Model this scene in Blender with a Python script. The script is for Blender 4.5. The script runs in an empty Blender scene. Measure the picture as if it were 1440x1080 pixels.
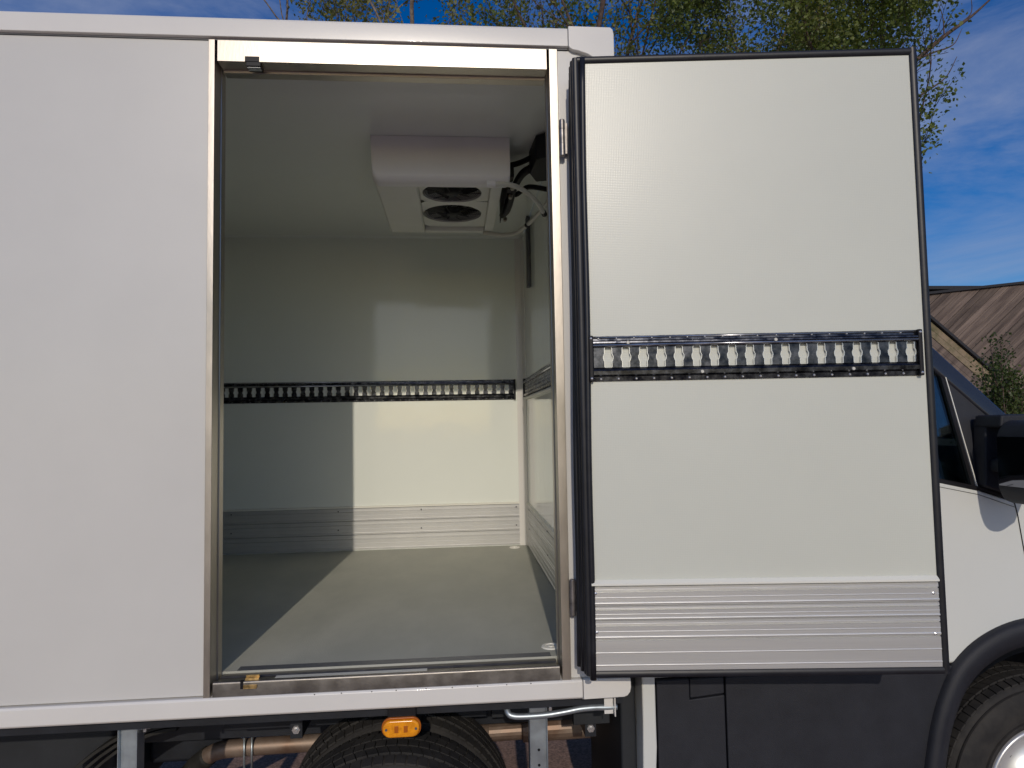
import bpy, math, random
import numpy as np
from mathutils import Vector, Matrix
R = math.radians
rnd = random.Random(7)
S = bpy.context.scene
COL = S.collection

# ------------------------------------------------------------------ camera
cam = bpy.data.cameras.new('camera'); cam_o = bpy.data.objects.new('camera', cam); COL.objects.link(cam_o)
CAM_D, YAW, PITCH, ROLL, FPX, CAM_Z = 2.1242, .0837, .058, .0181, 948.18, 1.70
cy, sy, cp, sp = math.cos(YAW), math.sin(YAW), math.cos(PITCH), math.sin(PITCH)
f = Vector((sy*cp, cy*cp, sp)); r0 = Vector((cy, -sy, 0)); u0 = r0.cross(f)
cr, sr = math.cos(ROLL), math.sin(ROLL)
rt = r0*cr - u0*sr; up = r0*sr + u0*cr
cam_o.matrix_world = Matrix(((rt.x, up.x, -f.x, 0), (rt.y, up.y, -f.y, -CAM_D), (rt.z, up.z, -f.z, CAM_Z), (0, 0, 0, 1)))
cam.sensor_width = 36; cam.lens = 36*FPX/1440; cam.clip_start = .05; cam.clip_end = 3000
S.camera = cam_o

# ------------------------------------------------------------------ sky, sun, exposure
SUN_DIR = Vector((.0526, 1, -.452)).normalized()
sun_el = math.asin(-SUN_DIR.z); sun_rot = math.atan2(-SUN_DIR.x, -SUN_DIR.y)
w = bpy.data.worlds.new('World'); S.world = w; w.use_nodes = True
nt = w.node_tree; nt.nodes.clear()
def N(t, **k):
    n = nt.nodes.new(t)
    for a, b in k.items(): setattr(n, a, b)
    return n
out = N('ShaderNodeOutputWorld'); bg = N('ShaderNodeBackground'); bg.inputs[1].default_value = .15
sky = N('ShaderNodeTexSky', sky_type='NISHITA', sun_disc=False, sun_elevation=sun_el, sun_rotation=sun_rot,
        altitude=600, air_density=1.0, dust_density=1.0, ozone_density=3.0)
hsv = N('ShaderNodeHueSaturation'); hsv.inputs['Hue'].default_value = .514; hsv.inputs['Saturation'].default_value = 1.5; hsv.inputs['Value'].default_value = .95
nt.links.new(sky.outputs[0], hsv.inputs['Color'])
tc = N('ShaderNodeTexCoord'); mp = N('ShaderNodeMapping'); mp.inputs['Scale'].default_value = (1.2, 1.2, 3.6); mp.inputs['Rotation'].default_value = (.12, .18, .3)
nz = N('ShaderNodeTexNoise'); nz.inputs['Scale'].default_value = 2.6; nz.inputs['Detail'].default_value = 9; nz.inputs['Roughness'].default_value = .62; nz.inputs['Distortion'].default_value = .35
rp = N('ShaderNodeValToRGB'); rp.color_ramp.elements[0].position = .44; rp.color_ramp.elements[1].position = .76
rp.color_ramp.elements[1].color = (.62, .62, .62, 1)
mx = N('ShaderNodeMix', data_type='RGBA'); mx.inputs[7].default_value = (3.6, 4.1, 5.6, 1)
nt.links.new(tc.outputs['Generated'], mp.inputs[0]); nt.links.new(mp.outputs[0], nz.inputs[0]); nt.links.new(nz.outputs[0], rp.inputs[0])
nt.links.new(rp.outputs[0], mx.inputs[0]); nt.links.new(hsv.outputs[0], mx.inputs[6])
nt.links.new(mx.outputs[2], bg.inputs[0]); nt.links.new(bg.outputs[0], out.inputs[0])
sun = bpy.data.lights.new('sun', 'SUN'); sun.energy = 2.7; sun.angle = R(.53); sun.color = (1, .895, .76)
sun_o = bpy.data.objects.new('sun', sun); COL.objects.link(sun_o); sun_o.rotation_euler = SUN_DIR.to_track_quat('-Z', 'Y').to_euler()
S.view_settings.view_transform = 'Standard'; S.view_settings.look = 'None'; S.view_settings.gamma = 1
S.view_settings.exposure = -.74
S.render.engine = 'CYCLES'; S.cycles.max_bounces = 14; S.cycles.diffuse_bounces = 10; S.cycles.glossy_bounces = 5
S.cycles.transparent_max_bounces = 16; S.cycles.use_denoising = True

# ------------------------------------------------------------------ materials
def mat(name, col, rough=.5, metal=0., var=.0, vscale=4., bump=0., bscale=200., coat=0., coat_r=.06, spec=.5, trans=0.,
        col2=None, aniso_stretch=None, weave=0., rvar=0., per_obj=0., rot=None):
    m = bpy.data.materials.new(name); m.use_nodes = True; t = m.node_tree; b = t.nodes['Principled BSDF']
    b.inputs['Base Color'].default_value = (*col, 1); b.inputs['Roughness'].default_value = rough; b.inputs['Metallic'].default_value = metal
    b.inputs['Coat Weight'].default_value = coat; b.inputs['Coat Roughness'].default_value = coat_r
    b.inputs['Specular IOR Level'].default_value = spec; b.inputs['Transmission Weight'].default_value = trans
    L = t.links.new
    def nn(ty, **k):
        n = t.nodes.new(ty)
        for a, v in k.items(): setattr(n, a, v)
        return n
    co = nn('ShaderNodeTexCoord'); mpn = nn('ShaderNodeMapping'); L(co.outputs['Object'], mpn.inputs[0])
    if aniso_stretch: mpn.inputs['Scale'].default_value = aniso_stretch
    if rot:
        mp0 = nn('ShaderNodeMapping'); mp0.inputs['Rotation'].default_value = rot; L(co.outputs['Object'], mp0.inputs[0]); L(mp0.outputs[0], mpn.inputs[0])
    if var or col2:
        n = nn('ShaderNodeTexNoise'); n.inputs['Scale'].default_value = vscale; n.inputs['Detail'].default_value = 7; n.inputs['Roughness'].default_value = .6
        L(mpn.outputs[0], n.inputs[0])
        ramp = nn('ShaderNodeValToRGB'); c2 = col2 or tuple(min(1, c*(1-var)) for c in col)
        ramp.color_ramp.elements[0].color = (*c2, 1); ramp.color_ramp.elements[1].color = (*[min(1, c*(1+(0 if col2 else var*.6))) for c in col], 1)
        ramp.color_ramp.elements[0].position = .36; ramp.color_ramp.elements[1].position = .64
        L(n.outputs[0], ramp.inputs[0]); src = ramp.outputs[0]
        if per_obj:
            oi = nn('ShaderNodeObjectInfo'); mr = nn('ShaderNodeMapRange'); mr.inputs[3].default_value = 1-per_obj; mr.inputs[4].default_value = 1+per_obj
            mm = nn('ShaderNodeVectorMath', operation='SCALE'); L(oi.outputs['Random'], mr.inputs[0]); L(src, mm.inputs[0]); L(mr.outputs[0], mm.inputs['Scale']); src = mm.outputs[0]
        L(src, b.inputs['Base Color'])
        if rvar:
            r2 = nn('ShaderNodeMapRange'); r2.inputs[1].default_value = .3; r2.inputs[2].default_value = .7; r2.inputs[3].default_value = max(.02, rough-rvar); r2.inputs[4].default_value = rough+rvar
            L(n.outputs[0], r2.inputs[0]); L(r2.outputs[0], b.inputs['Roughness'])
    h = None
    if bump:
        n2 = nn('ShaderNodeTexNoise'); n2.inputs['Scale'].default_value = bscale; n2.inputs['Detail'].default_value = 4; L(mpn.outputs[0], n2.inputs[0])
        bp = nn('ShaderNodeBump'); bp.inputs['Strength'].default_value = bump; bp.inputs['Distance'].default_value = .002; L(n2.outputs[0], bp.inputs['Height']); h = bp
    if weave:
        w1 = nn('ShaderNodeTexWave', wave_type='BANDS', bands_direction='Z'); w2 = nn('ShaderNodeTexWave', wave_type='BANDS', bands_direction='X')
        for q in (w1, w2):
            q.inputs['Scale'].default_value = 62; q.inputs['Distortion'].default_value = 2.2; q.inputs['Detail'].default_value = 2; q.inputs['Detail Scale'].default_value = 1.6; L(mpn.outputs[0], q.inputs[0])
        ad = nn('ShaderNodeMath', operation='ADD'); L(w1.outputs[1], ad.inputs[0]); L(w2.outputs[1], ad.inputs[1])
        b2 = nn('ShaderNodeBump'); b2.inputs['Strength'].default_value = weave; b2.inputs['Distance'].default_value = .001; L(ad.outputs[0], b2.inputs['Height'])
        if h: L(h.outputs[0], b2.inputs['Normal'])
        h = b2
    if h:
        L(h.outputs[0], b.inputs['Normal'])
        if coat: L(h.outputs[0], b.inputs['Coat Normal'])
    return m
M = {}
M['skin'] = mat('white_gelcoat_panel', (.672, .662, .63), .33, var=.035, vscale=1.6, bump=.07, bscale=300, coat=.25, coat_r=.15)
M['trim'] = mat('white_aluminium_trim', (.78, .76, .72), .3, var=.03, vscale=2.5, bump=.03, bscale=60, coat=.2)
M['grp'] = mat('interior_white_fibreglass', (.865, .90, .835), .34, var=.02, vscale=1.5, bump=.55, bscale=7.0, weave=.012, spec=.4, coat=.9, coat_r=.06)
M['grp_door'] = mat('door_white_fibreglass', (.66, .675, .60), .38, var=.03, vscale=1.3, bump=.1, bscale=5, weave=.09, coat=.15, coat_r=.2)
M['ceiling'] = mat('ceiling_fibreglass', (.88, .915, .88), .3, var=.03, vscale=1.5, bump=.08, bscale=3.0, weave=.03, coat=.7, coat_r=.06)
M['floor'] = mat('grey_resin_floor', (.50, .50, .43), .62, col2=(.42, .425, .365), vscale=5, bump=.6, bscale=220, rvar=.1, spec=.35, aniso_stretch=(1, .5, 1))
M['steel'] = mat('brushed_steel_frame', (.50, .455, .40), .38, metal=.97, var=.14, vscale=9, bump=.08, bscale=120, aniso_stretch=(1, 1, .3), rvar=.08)
M['steel_dull'] = mat('dull_worn_steel', (.24, .225, .21), .42, metal=.9, var=.2, vscale=14, bump=.15, bscale=90, rvar=.1)
M['alu_in'] = mat('interior_ribbed_aluminium', (.60, .60, .59), .4, metal=.55, var=.05, vscale=5)
M['alu'] = mat('ribbed_aluminium', (.72, .72, .70), .38, metal=.65, var=.05, vscale=5, bump=.06, bscale=90, aniso_stretch=(.15, 1, 6))
M['alu_bright'] = mat('bright_aluminium', (.83, .82, .74), .4, metal=0)
M['zinc'] = mat('zinc_plated_steel', (.46, .52, .56), .38, metal=.75, var=.14, vscale=14, rvar=.1)
M['rail'] = mat('black_zinc_lashing_rail', (.11, .115, .13), .24, metal=.9, col2=(.018, .021, .032), vscale=30, rvar=.12, bump=.15, bscale=50)
M['rail_edge'] = mat('bright_slot_edge', (.72, .72, .72), .25, metal=.8)
M['hinge'] = mat('worn_hinge_steel', (.32, .30, .29), .42, metal=.8, var=.3, vscale=30)
M['rail_highlight'] = mat('painted_rail_highlight', (.45, .46, .50), .2, metal=.9, var=.5, vscale=8)  # lighter metal than the rail, paints in its highlight line
M['mirror'] = mat('dark_mirror', (.20, .21, .25), .05, metal=1)
M['cap'] = mat('black_plastic_cap', (.010, .010, .013), .5, spec=.3)
M['rubber'] = mat('black_rubber_seal', (.012, .013, .018), .42, var=.3, vscale=20, bump=.1, bscale=80)
M['rivet'] = mat('silver_rivet', (.75, .75, .75), .25, metal=.8)
M['cover'] = mat('evaporator_grey_white_plastic', (.86, .85, .84), .38, var=.03, vscale=3, bump=.05, bscale=150)
M['cover_under'] = mat('evaporator_cream_plastic', (.82, .82, .75), .4, var=.04, vscale=4)
M['black'] = mat('matt_black', (.007, .007, .010), .5, spec=.3)
M['hose'] = mat('cream_hose', (.66, .65, .58), .4)
M['conduit'] = mat('grey_conduit', (.10, .105, .115), .45)
M['cabwhite'] = mat('white_cab_paint', (.73, .75, .72), .3, var=.02, vscale=2, bump=.02, bscale=300, coat=.6, coat_r=.03)
M['cladding'] = mat('textured_dark_plastic', (.019, .021, .029), .6, col2=(.013, .0145, .021), vscale=9, bump=.5, bscale=520)
M['pillar'] = mat('gloss_dark_pillar', (.02, .022, .03), .25, coat=.5)
M['tyre'] = mat('tyre_rubber', (.036, .033, .030), .8, col2=(.017, .016, .016), vscale=14, bump=.35, bscale=120)
M['rim'] = mat('painted_silver_rim', (.66, .66, .66), .32, metal=.55, var=.05, vscale=8)
M['chassis'] = mat('chassis_black_paint', (.014, .017, .024), .5, var=.3, vscale=10, bump=.2, bscale=60)
M['dark_tank'] = mat('dark_plastic_tank', (.018, .021, .026), .6, var=.3, vscale=4)
M['exhaust'] = mat('weathered_exhaust_steel', (.33, .26, .21), .5, metal=.55, col2=(.20, .125, .085), vscale=7, rvar=.1)
M['spring'] = mat('leaf_spring_steel', (.022, .021, .018), .7, var=.4, vscale=12)
M['amber'] = mat('amber_lens', (.95, .33, .01), .18, var=.25, vscale=60, coat=.5)
M['amber_dark'] = mat('amber_lens_socket', (.45, .12, .01), .3)
M['seat'] = mat('grey_seat_fabric', (.09, .09, .10), .85)
M['asphalt'] = mat('reddish_worn_asphalt', (.40, .265, .225), .9, col2=(.19, .13, .11), vscale=70, bump=.9, bscale=160)
M['wood'] = mat('weathered_grey_brown_board', (.20, .152, .125), .85, col2=(.085, .062, .053), vscale=5, bump=.5, bscale=14, aniso_stretch=(.22, 1, 2.6), rot=(0, R(41), 0), per_obj=.3)
M['wood_sunlit'] = mat('sunlit_mossy_board', (.29, .22, .15), .85, col2=(.13, .12, .06), vscale=6, bump=.4, bscale=30)  # moss tint, plus a lighter tone standing in for sunlight
M['wood_dark'] = mat('tarred_edge_board', (.02, .02, .024), .7)
M['bark'] = mat('grey_brown_bark', (.15, .10, .08), .9, col2=(.06, .042, .036), vscale=16, bump=.6, bscale=40)
M['bark_pale'] = mat('pale_bark', (.30, .25, .20), .9, col2=(.12, .09, .07), vscale=12, bump=.5, bscale=40)
def leafmat(name, a, b):
    m = mat(name, a, .5, col2=b, vscale=.9); t = m.node_tree; bs = t.nodes['Principled BSDF']
    tr = t.nodes.new('ShaderNodeBsdfTranslucent'); tr.inputs[0].default_value = (a[0]*1.5, a[1]*1.6, a[2]*.7, 1)
    mixs = t.nodes.new('ShaderNodeMixShader'); mixs.inputs[0].default_value = .28
    t.links.new(bs.outputs[0], mixs.inputs[1]); t.links.new(tr.outputs[0], mixs.inputs[2]); t.links.new(mixs.outputs[0], t.nodes['Material Output'].inputs[0])
    return m
M['leaf'] = leafmat('green_leaf', (.19, .225, .05), (.05, .085, .02))
M['leaf_olive'] = leafmat('olive_leaf', (.26, .24, .075), (.08, .105, .03))
M['leaf_shrub'] = leafmat('shrub_leaf', (.075, .105, .025), (.025, .045, .013))
gl = bpy.data.materials.new('tinted_window_glass'); gl.use_nodes = True; t = gl.node_tree; t.nodes.clear()
o_ = t.nodes.new('ShaderNodeOutputMaterial'); a_ = t.nodes.new('ShaderNodeBsdfTransparent'); a_.inputs[0].default_value = (.52, .64, .66, 1)
g_ = t.nodes.new('ShaderNodeBsdfGlossy'); g_.inputs['Roughness'].default_value = .01; fr = t.nodes.new('ShaderNodeFresnel'); fr.inputs[0].default_value = 1.6
x_ = t.nodes.new('ShaderNodeMixShader'); t.links.new(fr.outputs[0], x_.inputs[0]); t.links.new(a_.outputs[0], x_.inputs[1]); t.links.new(g_.outputs[0], x_.inputs[2]); t.links.new(x_.outputs[0], o_.inputs[0])
M['glass'] = gl

# ------------------------------------------------------------------ helpers
WT = {}                                   # world translation of every object
def place(o, parent=None, loc=(0, 0, 0)):
    COL.objects.link(o); o.location = loc; WT[o.name] = Vector(loc)
    if parent:
        o.parent = parent; o.matrix_parent_inverse = Matrix.Translation(-WT[parent.name])
    return o
def thing(name, label, cat, loc=(0, 0, 0), group=None):
    o = bpy.data.objects.new(name, None); o.empty_display_size = .2; place(o, None, loc)
    o['label'] = label; o['category'] = cat
    if group: o['group'] = group
    return o
class MB:
    def __init__(s): s.v = []; s.f = []
    def add(s, vs, fs):
        n = len(s.v); s.v += [tuple(p) for p in vs]; s.f += [tuple(i+n for i in q) for q in fs]; return s
    def box(s, x0, x1, y0, y1, z0, z1, T=None):
        vs = [(x, y, z) for z in (z0, z1) for y in (y0, y1) for x in (x0, x1)]
        if T: vs = [T(*p) for p in vs]
        return s.add(vs, [(0, 2, 3, 1), (4, 5, 7, 6), (0, 1, 5, 4), (1, 3, 7, 5), (3, 2, 6, 7), (2, 0, 4, 6)])
    def prism(s, poly, a0, a1, T):        # poly of (p,q) extruded from a0 to a1; T(p,q,a) -> xyz
        n = len(poly); vs = [T(p, q, a0) for p, q in poly] + [T(p, q, a1) for p, q in poly]
        return s.add(vs, [tuple(range(n))[::-1], tuple(range(n, 2*n))] + [(i, (i+1) % n, n+(i+1) % n, n+i) for i in range(n)])
    def tube(s, pts, rad, seg=10, cap=True):
        pts = [Vector(p) for p in pts]; rads = rad if isinstance(rad, (list, tuple)) else [rad]*len(pts)
        rings = []; prev = None
        for i, p in enumerate(pts):
            d = (pts[min(i+1, len(pts)-1)]-pts[max(i-1, 0)]).normalized()
            if prev is None: a = d.orthogonal().normalized()
            else: a = (prev - d*prev.dot(d)).normalized()
            prev = a; b = d.cross(a)
            rings.append([p + (a*math.cos(2*math.pi*k/seg)+b*math.sin(2*math.pi*k/seg))*rads[i] for k in range(seg)])
        vs = [q for r_ in rings for q in r_]; fs = []
        for i in range(len(pts)-1):
            for k in range(seg): fs.append((i*seg+k, i*seg+(k+1) % seg, (i+1)*seg+(k+1) % seg, (i+1)*seg+k))
        if cap: fs.append(tuple(range(seg))[::-1]); fs.append(tuple(range((len(pts)-1)*seg, len(pts)*seg)))
        return s.add(vs, fs)
    def lathe(s, prof, c, axis='y', seg=40, closed=False):   # prof of (radius, offset along the axis)
        n = len(prof); vs = []
        for k in range(seg):
            a = 2*math.pi*k/seg
            for r_, h in prof:
                u, v_ = r_*math.cos(a), r_*math.sin(a)
                vs.append({'y': (c[0]+u, c[1]+h, c[2]+v_), 'x': (c[0]+h, c[1]+u, c[2]+v_), 'z': (c[0]+u, c[1]+v_, c[2]+h)}[axis])
        fs = []
        for k in range(seg):
            for i in range(n if closed else n-1):
                fs.append((k*n+i, k*n+(i+1) % n, ((k+1) % seg)*n+(i+1) % n, ((k+1) % seg)*n+i))
        return s.add(vs, fs)
    def build(s, name, m, parent=None, smooth=False, bevel=0., seg=2, kind=None, loc=None):
        me = bpy.data.meshes.new(name); me.from_pydata(s.v, [], s.f)
        import bmesh
        bm = bmesh.new(); bm.from_mesh(me); bmesh.ops.recalc_face_normals(bm, faces=bm.faces); bm.to_mesh(me); bm.free()
        me.materials.append(M[m] if isinstance(m, str) else m); me.update()
        o = bpy.data.objects.new(name, me); place(o, parent, loc or (0, 0, 0))
        if smooth:
            for p in me.polygons: p.use_smooth = True
        if bevel:
            b = o.modifiers.new('bevel', 'BEVEL'); b.width = bevel; b.segments = seg; b.limit_method = 'ANGLE'; b.angle_limit = R(35)
            for p in me.polygons: p.use_smooth = True
            wn = o.modifiers.new('wn', 'WEIGHTED_NORMAL'); wn.keep_sharp = True
        if kind: o['kind'] = kind
        return o
def box(name, x0, x1, y0, y1, z0, z1, m, parent, bevel=0.): return MB().box(x0, x1, y0, y1, z0, z1).build(name, m, parent, bevel=bevel)
def alike(src, parent, loc):
    c = src.copy(); place(c, parent, loc); return c
def smooth_pts(ctrl, n=8):
    P = [Vector(p) for p in ctrl]; P = [P[0]*2-P[1]] + P + [P[-1]*2-P[-2]]; o = []
    for i in range(1, len(P)-2):
        for k in range(n):
            t_ = k/n; a, b, c, d = P[i-1:i+3]
            o.append(.5*((2*b)+(c-a)*t_+(2*a-5*b+4*c-d)*t_*t_+(3*b-a-3*c+d)*t_**3))
    o.append(P[-2]); return o

# ------------------------------------------------------------------ ground
GZ = -.11
g = MB(); g.add([(-900, -900, GZ), (900, -900, GZ), (900, 900, GZ), (-900, 900, GZ)], [(0, 1, 2, 3)])
g.build('ground', 'asphalt', None, kind='structure')

# ================================================================== THE TRUCK
truck = thing('refrigerated_truck', 'white refrigerated box truck with its side cargo door swung wide open', 'truck', (0, 1.1, 0))
XL, XR, W0, W1 = -3.1, .529, 0., 2.18          # box outer
YB, XW, ZF, ZC = 2.09, .436, .945, 2.882        # interior: back wall, front bulkhead, floor, ceiling
FX0, FX1, FZ0, FZ1 = -.757, .345, .903, 2.9185  # door frame outer edges
# near side wall: panel left of the doorway, and the narrow one right of it
MB().prism([(XL, .908), (FX0, .908), (FX0, 2.9185), (XL, 2.9185)], 0, .085, lambda p, q, a: (p, a, q)).build('side_wall', 'skin', truck)
MB().box(FX1, XR-.012, 0, .085, .905, 2.9185).build('side_wall', 'skin', truck, bevel=.004)
# far wall, bulkheads, floor, roof
MB().box(XL, XR-.012, YB, W1, .905, 2.9185).build('far_wall', 'grp', truck)
MB().box(XW, XR-.012, .088, YB-.003, .905, 2.9185).build('front_bulkhead', 'grp', truck)
MB().box(XL, XL+.09, .088, YB-.003, .905, 2.9185).build('rear_wall', 'grp', truck)
MB().box(XL+.093, XW-.003, .088, YB-.003, .86, ZF).build('cargo_floor', 'floor', truck)
MB().box(XL+.093, XW-.003, .088, YB-.003, ZC, 2.9185).build('ceiling', 'ceiling', truck)
# roof and trim
MB().box(XL, .36, .02, W1-.02, 2.922, 2.984).build('roof', 'trim', truck, bevel=.006)
rp_ = [(-.014, 2.926), (-.014, 2.979), (-.009, 2.988), (.0, 2.9915), (.05, 2.9915), (.05, 2.9255), (-.006, 2.9225)]
MB().prism(rp_, XL, .3805, lambda p, q, a: (a, p, q)).build('top_rail', 'trim', truck, bevel=.0015)
MB().prism([(-.004, 2.9188), (.04, 2.9188), (.04, 2.9222), (-.004, 2.9222)], XL, .3805, lambda p, q, a: (a, p, q)).build('shadow_gap_strip', 'conduit', truck)  # dark strip stands in for the shadow gap under the top rail
# upper corner cap with curved lower edge
cc = [(.382, 2.9925), (.522, 2.9925), (.5295, 2.985), (.533, 2.97), (.533, 2.80), (.515, 2.80), (.50, 2.83), (.487, 2.862), (.468, 2.885), (.445, 2.899), (.415, 2.909), (.395, 2.913), (.386, 2.919), (.382, 2.925)]
MB().prism(cc, -.018, .06, lambda p, q, a: (p, a, q)).build('corner_cap', 'trim', truck, bevel=.003)
# bottom rail and its corner cap
bp_ = [(-.010, .9035), (-.014, .898), (-.014, .852), (-.009, .846), (.05, .846), (.05, .9035)]
MB().prism(bp_, XL, .3795, lambda p, q, a: (a, p, q)).build('bottom_rail', 'trim', truck, bevel=.0015)
bc = [(.3815, .9045), (.5285, .9045), (.5305, .90), (.5315, .875), (.528, .86), (.5195, .85), (.508, .846), (.3815, .8445)]
MB().prism(bc, -.0165, .06, lambda p, q, a: (p, a, q)).build('corner_cap', 'trim', truck, bevel=.003)
MB().box(XL, .52, .052, W1-.05, .80, .858).build('floor_underside', 'chassis', truck)
# door frame --------------------------------------------------------
fr_ = thing('door_frame', '', ''); del fr_['label']; del fr_['category']
fr_.parent = truck; fr_.matrix_parent_inverse = Matrix.Translation(-WT[truck.name])
JX0, JX1, JZ1 = -.737, .317, 2.849
MB().prism([(FX0, -.008), (JX0-.001, -.008), (JX0-.001, .05), (JX0+.002, .052), (JX0+.002, .0875), (FX0, .0875)], FZ0, FZ1, lambda p, q, a: (p, q, a)).build('frame_post', 'steel', fr_, bevel=.001)
MB().prism([(FX1, -.008), (JX1+.001, -.008), (JX1+.001, .05), (JX1-.002, .052), (JX1-.002, .0875), (FX1, .0875)], FZ0, FZ1, lambda p, q, a: (p, q, a)).build('frame_post', 'steel', fr_, bevel=.001)
MB().prism([(-.0075, FZ1-.001), (-.0075, JZ1), (.05, JZ1+.001), (.052, JZ1-.007), (.0872, JZ1-.007), (.0872, FZ1-.001)], JX0+.0065, JX1-.0065, lambda p, q, a: (a, p, q)).build('frame_header', 'steel', fr_, bevel=.001)
MB().prism([(-.0075, FZ0+.001), (-.0075, .9405), (-.004, .9455), (.010, .9455), (.0125, .938), (.060, .934), (.066, .9385), (.0872, .9385), (.0872, FZ0+.001)], JX0+.0065, JX1-.0065, lambda p, q, a: (a, p, q)).build('frame_sill', 'steel_dull', fr_, bevel=.0008)
MB().box(-.56, -.10, .016, .05, .9358, .9388).build('sill_tape', 'hose', fr_)
MB().box(-.69, JX1-.02, .0878, .125, .9452, .9462).build('floor_edge_bead', 'conduit', fr_)
# latch keepers
MB().box(-.646, -.602, -.0095, .012, 2.849, 2.866).box(-.642, -.598, -.0095, .03, 2.835, 2.8485).build('latch_keeper', 'black', fr_, bevel=.001)
MB().box(-.640, -.600, -.004, .018, 2.8325, 2.8345).build('keeper_plate', 'rivet', fr_)
m_br = mat('worn_brass_keeper', (.55, .38, .16), .35, metal=.7, var=.5, vscale=60)
MB().box(-.650, -.642, -.0095, .002, .925, .9475).build('latch_keeper', 'black', fr_)
mb = MB()
for k in range(4): mb.box(-.641, -.601, -.0115+k*.009, -.0055+k*.009, .9275+k*.0065, .9365+k*.0065)
mb.box(-.641, -.603, -.0102, .016, .9245, .927).build('keeper_plate', m_br, fr_, bevel=.0006)
# small screws on the sill underside and rail
mb = MB(); 
for k in range(9): mb.lathe([(0, -.0015), (.0015, -.0012), (.002, 0)], (-.43+k*.082+rnd.uniform(-.008, .008), -.014, .9005), 'y', 8)
mb.build('sill_screws', 'conduit', fr_, kind='stuff')
# exterior hinges ------------------------------------------------
def hinge(z0, z1):
    h = MB(); c = (.3525, -.026)
    h.lathe([(0, z0-.004), (.007, z0-.004), (.0095, z0), (.0095, z0+(z1-z0)*.32)], (c[0], c[1], 0), 'z', 16)
    h.lathe([(.0088, z0+(z1-z0)*.33), (.0088, z1-(z1-z0)*.28)], (c[0], c[1], 0), 'z', 16)
    h.lathe([(.0095, z1-(z1-z0)*.27), (.0095, z1-.003), (.006, z1), (0, z1)], (c[0], c[1], 0), 'z', 16)
    h.box(.353, .372, -.020, -.001, z0+.008, z1-.008)
    return h.build('hinge', 'hinge', door, smooth=False, bevel=.0008)

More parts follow.
